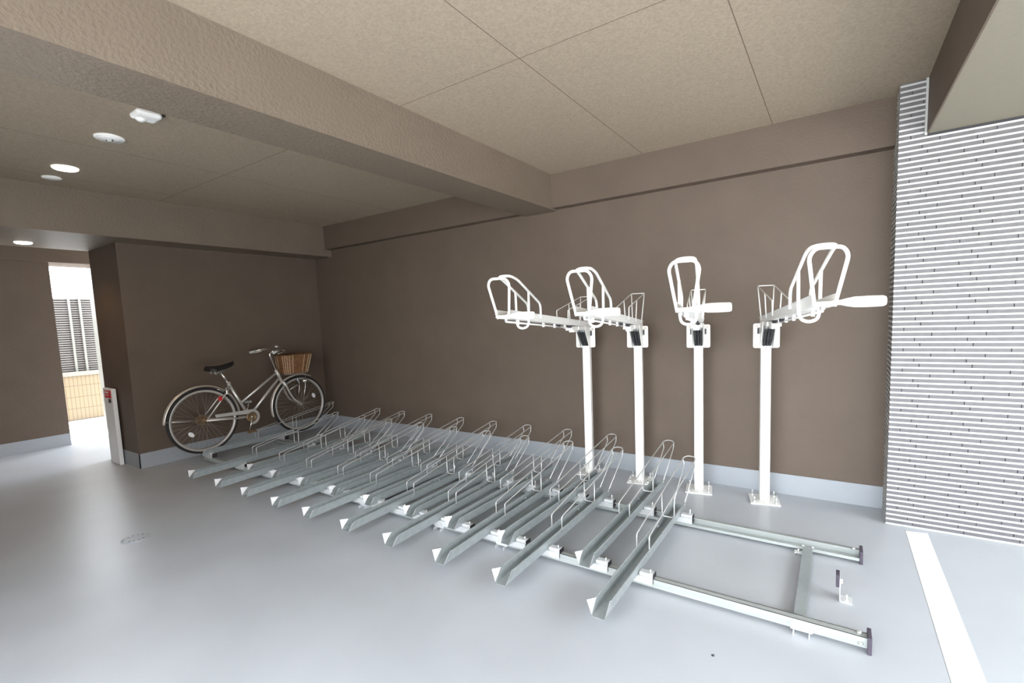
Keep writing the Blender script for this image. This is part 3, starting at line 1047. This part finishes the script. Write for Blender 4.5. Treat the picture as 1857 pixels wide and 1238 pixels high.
# chain case, crank, pedals
q = MB()
pts = []
xr = 0.052
c2, c1 = BB, RH
for k in range(15):
    a = math.radians(-100 + 200 * k / 14)
    pts.append((xr, c2.y + 0.083 * math.cos(a), c2.z + 0.083 * math.sin(a)))
pts.append((xr, -1.58, 0.478)); pts.append((xr, -1.575, 0.448))
inner = []
for k in range(15):
    a = math.radians(100 - 200 * k / 14)
    inner.append((xr, c2.y + 0.056 * math.cos(a), c2.z + 0.056 * math.sin(a)))
inner[0] = (xr, -1.25, 0.425)
q.prism(pts + inner, (0.010, 0, 0))
cc = q.build('chain_cover', PIPEM, bk)
q = MB(); q.lathe([(0.054, 0.050), (0.054, 0.054), (0.034, 0.055), (0.034, 0.0)], BB, axis='X', seg=28)
q.build('chainring', RUSTM, bk)
q = MB()
q.tube([BB + Vector((0.068, 0, 0)), Vector((0.078, -1.262, 0.245))], 0.0085, seg=8)
q.tube([BB + Vector((-0.068, 0, 0)), Vector((-0.078, -1.168, 0.525))], 0.0085, seg=8)
q.tube([BB + Vector((-0.07, 0, 0)), BB + Vector((0.075, 0, 0))], 0.010, seg=8)
cr = q.build('crank', CHROME, bk)
for (s, y, z) in ((1, -1.262, 0.240), (-1, -1.168, 0.530)):
    q = MB()
    q.box(min(s * 0.085, s * 0.160), max(s * 0.085, s * 0.160), y - 0.036, y - 0.018, z - 0.011, z + 0.011, bevel=0.003)
    q.box(min(s * 0.085, s * 0.160), max(s * 0.085, s * 0.160), y + 0.018, y + 0.036, z - 0.011, z + 0.011, bevel=0.003)
    q.box(min(s * 0.085, s * 0.160), max(s * 0.085, s * 0.160), y - 0.018, y + 0.018, z - 0.006, z + 0.006)
    q.build('pedal', GREYP if s < 0 else RUSTM, cr)
# rear lock and reflector
q = MB()
q.box(-0.05, 0.056, -1.452, -1.425, 0.665, 0.715, bevel=0.006)
q.tube([(-0.055, -1.47, 0.70), (-0.05, -1.53, 0.735), (0.05, -1.53, 0.735), (0.055, -1.47, 0.70)], 0.006, seg=8, corner=0.02)
q.build('frame_lock', CHROME, bk)
q = MB(); q.box(0.045, 0.066, -1.535, -1.500, 0.612, 0.655, bevel=0.005)
q.build('red_reflector', REDM, bk)
# basket
bs = bpy.data.objects.new('basket', None)
bm_ = MB()
def bsk(t, hgt):
    """rounded rectangle loop: t in 0..1 at height fraction hgt"""
    hw = 0.115 + 0.025 * hgt; y0 = -0.805 - 0.020 * hgt; y1 = -0.530 + 0.060 * hgt
    z = 0.800 + 0.215 * hgt
    cy, hy = (y0 + y1) / 2, (y1 - y0) / 2
    a = 2 * PI * t
    ca, sa = math.cos(a), math.sin(a)
    p = 0.45
    return Vector((hw * math.copysign(abs(ca) ** p, ca), cy + hy * math.copysign(abs(sa) ** p, sa), z))
NB = 44
walls = MB(); bmw = walls.bm
rings = []
for j in range(5):
    rings.append([bmw.verts.new(bsk(k / NB, j / 4)) for k in range(NB)])
for j in range(4):
    for k in range(NB):
        bmw.faces.new((rings[j][k], rings[j][(k + 1) % NB], rings[j + 1][(k + 1) % NB], rings[j + 1][k]))
cen = Vector((0, -0.665, 0))
inner = [[bmw.verts.new(Vector((cen.x + (v.co.x - cen.x) * 0.965, cen.y + (v.co.y - cen.y) * 0.965, v.co.z + (0.005 if j == 0 else 0.0)))) for v in rg] for j, rg in enumerate(rings)]
for j in range(4):
    for k in range(NB):
        bmw.faces.new((inner[j][(k + 1) % NB], inner[j][k], inner[j + 1][k], inner[j + 1][(k + 1) % NB]))
for k in range(NB):
    bmw.faces.new((rings[4][k], rings[4][(k + 1) % NB], inner[4][(k + 1) % NB], inner[4][k]))
bmw.faces.new(rings[0][::-1]); bmw.faces.new(inner[0])
bs = walls.build('basket', WICKER, bk)
q = MB()
for k in range(0, NB, 2):
    a, b = bsk((k + 0.5) / NB, 0.02), bsk((k + 0.5) / NB, 1.0)
    c = Vector((0, -0.66, 0))
    o1 = Vector((a.x, a.y + 0.66, 0)).normalized() * 0.004
    q.tube([a + o1, b + o1], 0.0034, seg=6)
q.build('upright_strips', WICKERL, bs)
q = MB()
q.tube([bsk(k / NB, 1.0) for k in range(NB)], 0.0075, seg=8, closed=True)
q.build('basket_rim', WICKER, bs)
q = MB()
for s in (-1, 1):
    q = MB()
    q.tube([FH + Vector((s * 0.055, 0, 0)), Vector((s * 0.060, -0.565, 0.62)), Vector((s * 0.075, -0.560, 0.795))], 0.0035, seg=6, corner=0.04)
    q.build('carrier_stay', CHROME, bk)
q = MB()
q.box(-0.09, 0.09, -0.80, -0.54, 0.790, 0.797)
q.build('carrier_plate', CHROME, bk)
# lamp, dynamo, front brake
q = MB()
q.lathe([(0.010, -0.030), (0.024, -0.020), (0.030, 0.010), (0.031, 0.022)], Vector((0.085, -0.585, 0.700)), axis='Y', seg=18)
lp = q.build('headlamp', CHROME, bk)
q = MB(); q.lathe([(0.029, 0.020), (0.024, 0.027), (0.008, 0.030)], Vector((0.085, -0.585, 0.700)), axis='Y', seg=18)
q.build('lamp_lens', RUSTM, lp)
q = MB()
q.tube([(0.062, -0.665, 0.735), (0.062, -0.640, 0.690)], 0.013, seg=12)
q.tube([(0.055, -0.76, 0.615), (0.062, -0.66, 0.66)], 0.007, seg=8)
q.build('dynamo', GREYST, bk)
q = MB()
q.box(-0.03, 0.03, -0.815, -0.785, 0.672, 0.705, bevel=0.004)
for s in (-1, 1):
    q.box(s * 0.018 - 0.005, s * 0.018 + 0.005, -0.800, -0.750, 0.700 - 0.02, 0.700, bevel=0.002)
q.build('front_brake', GREYST, bk)
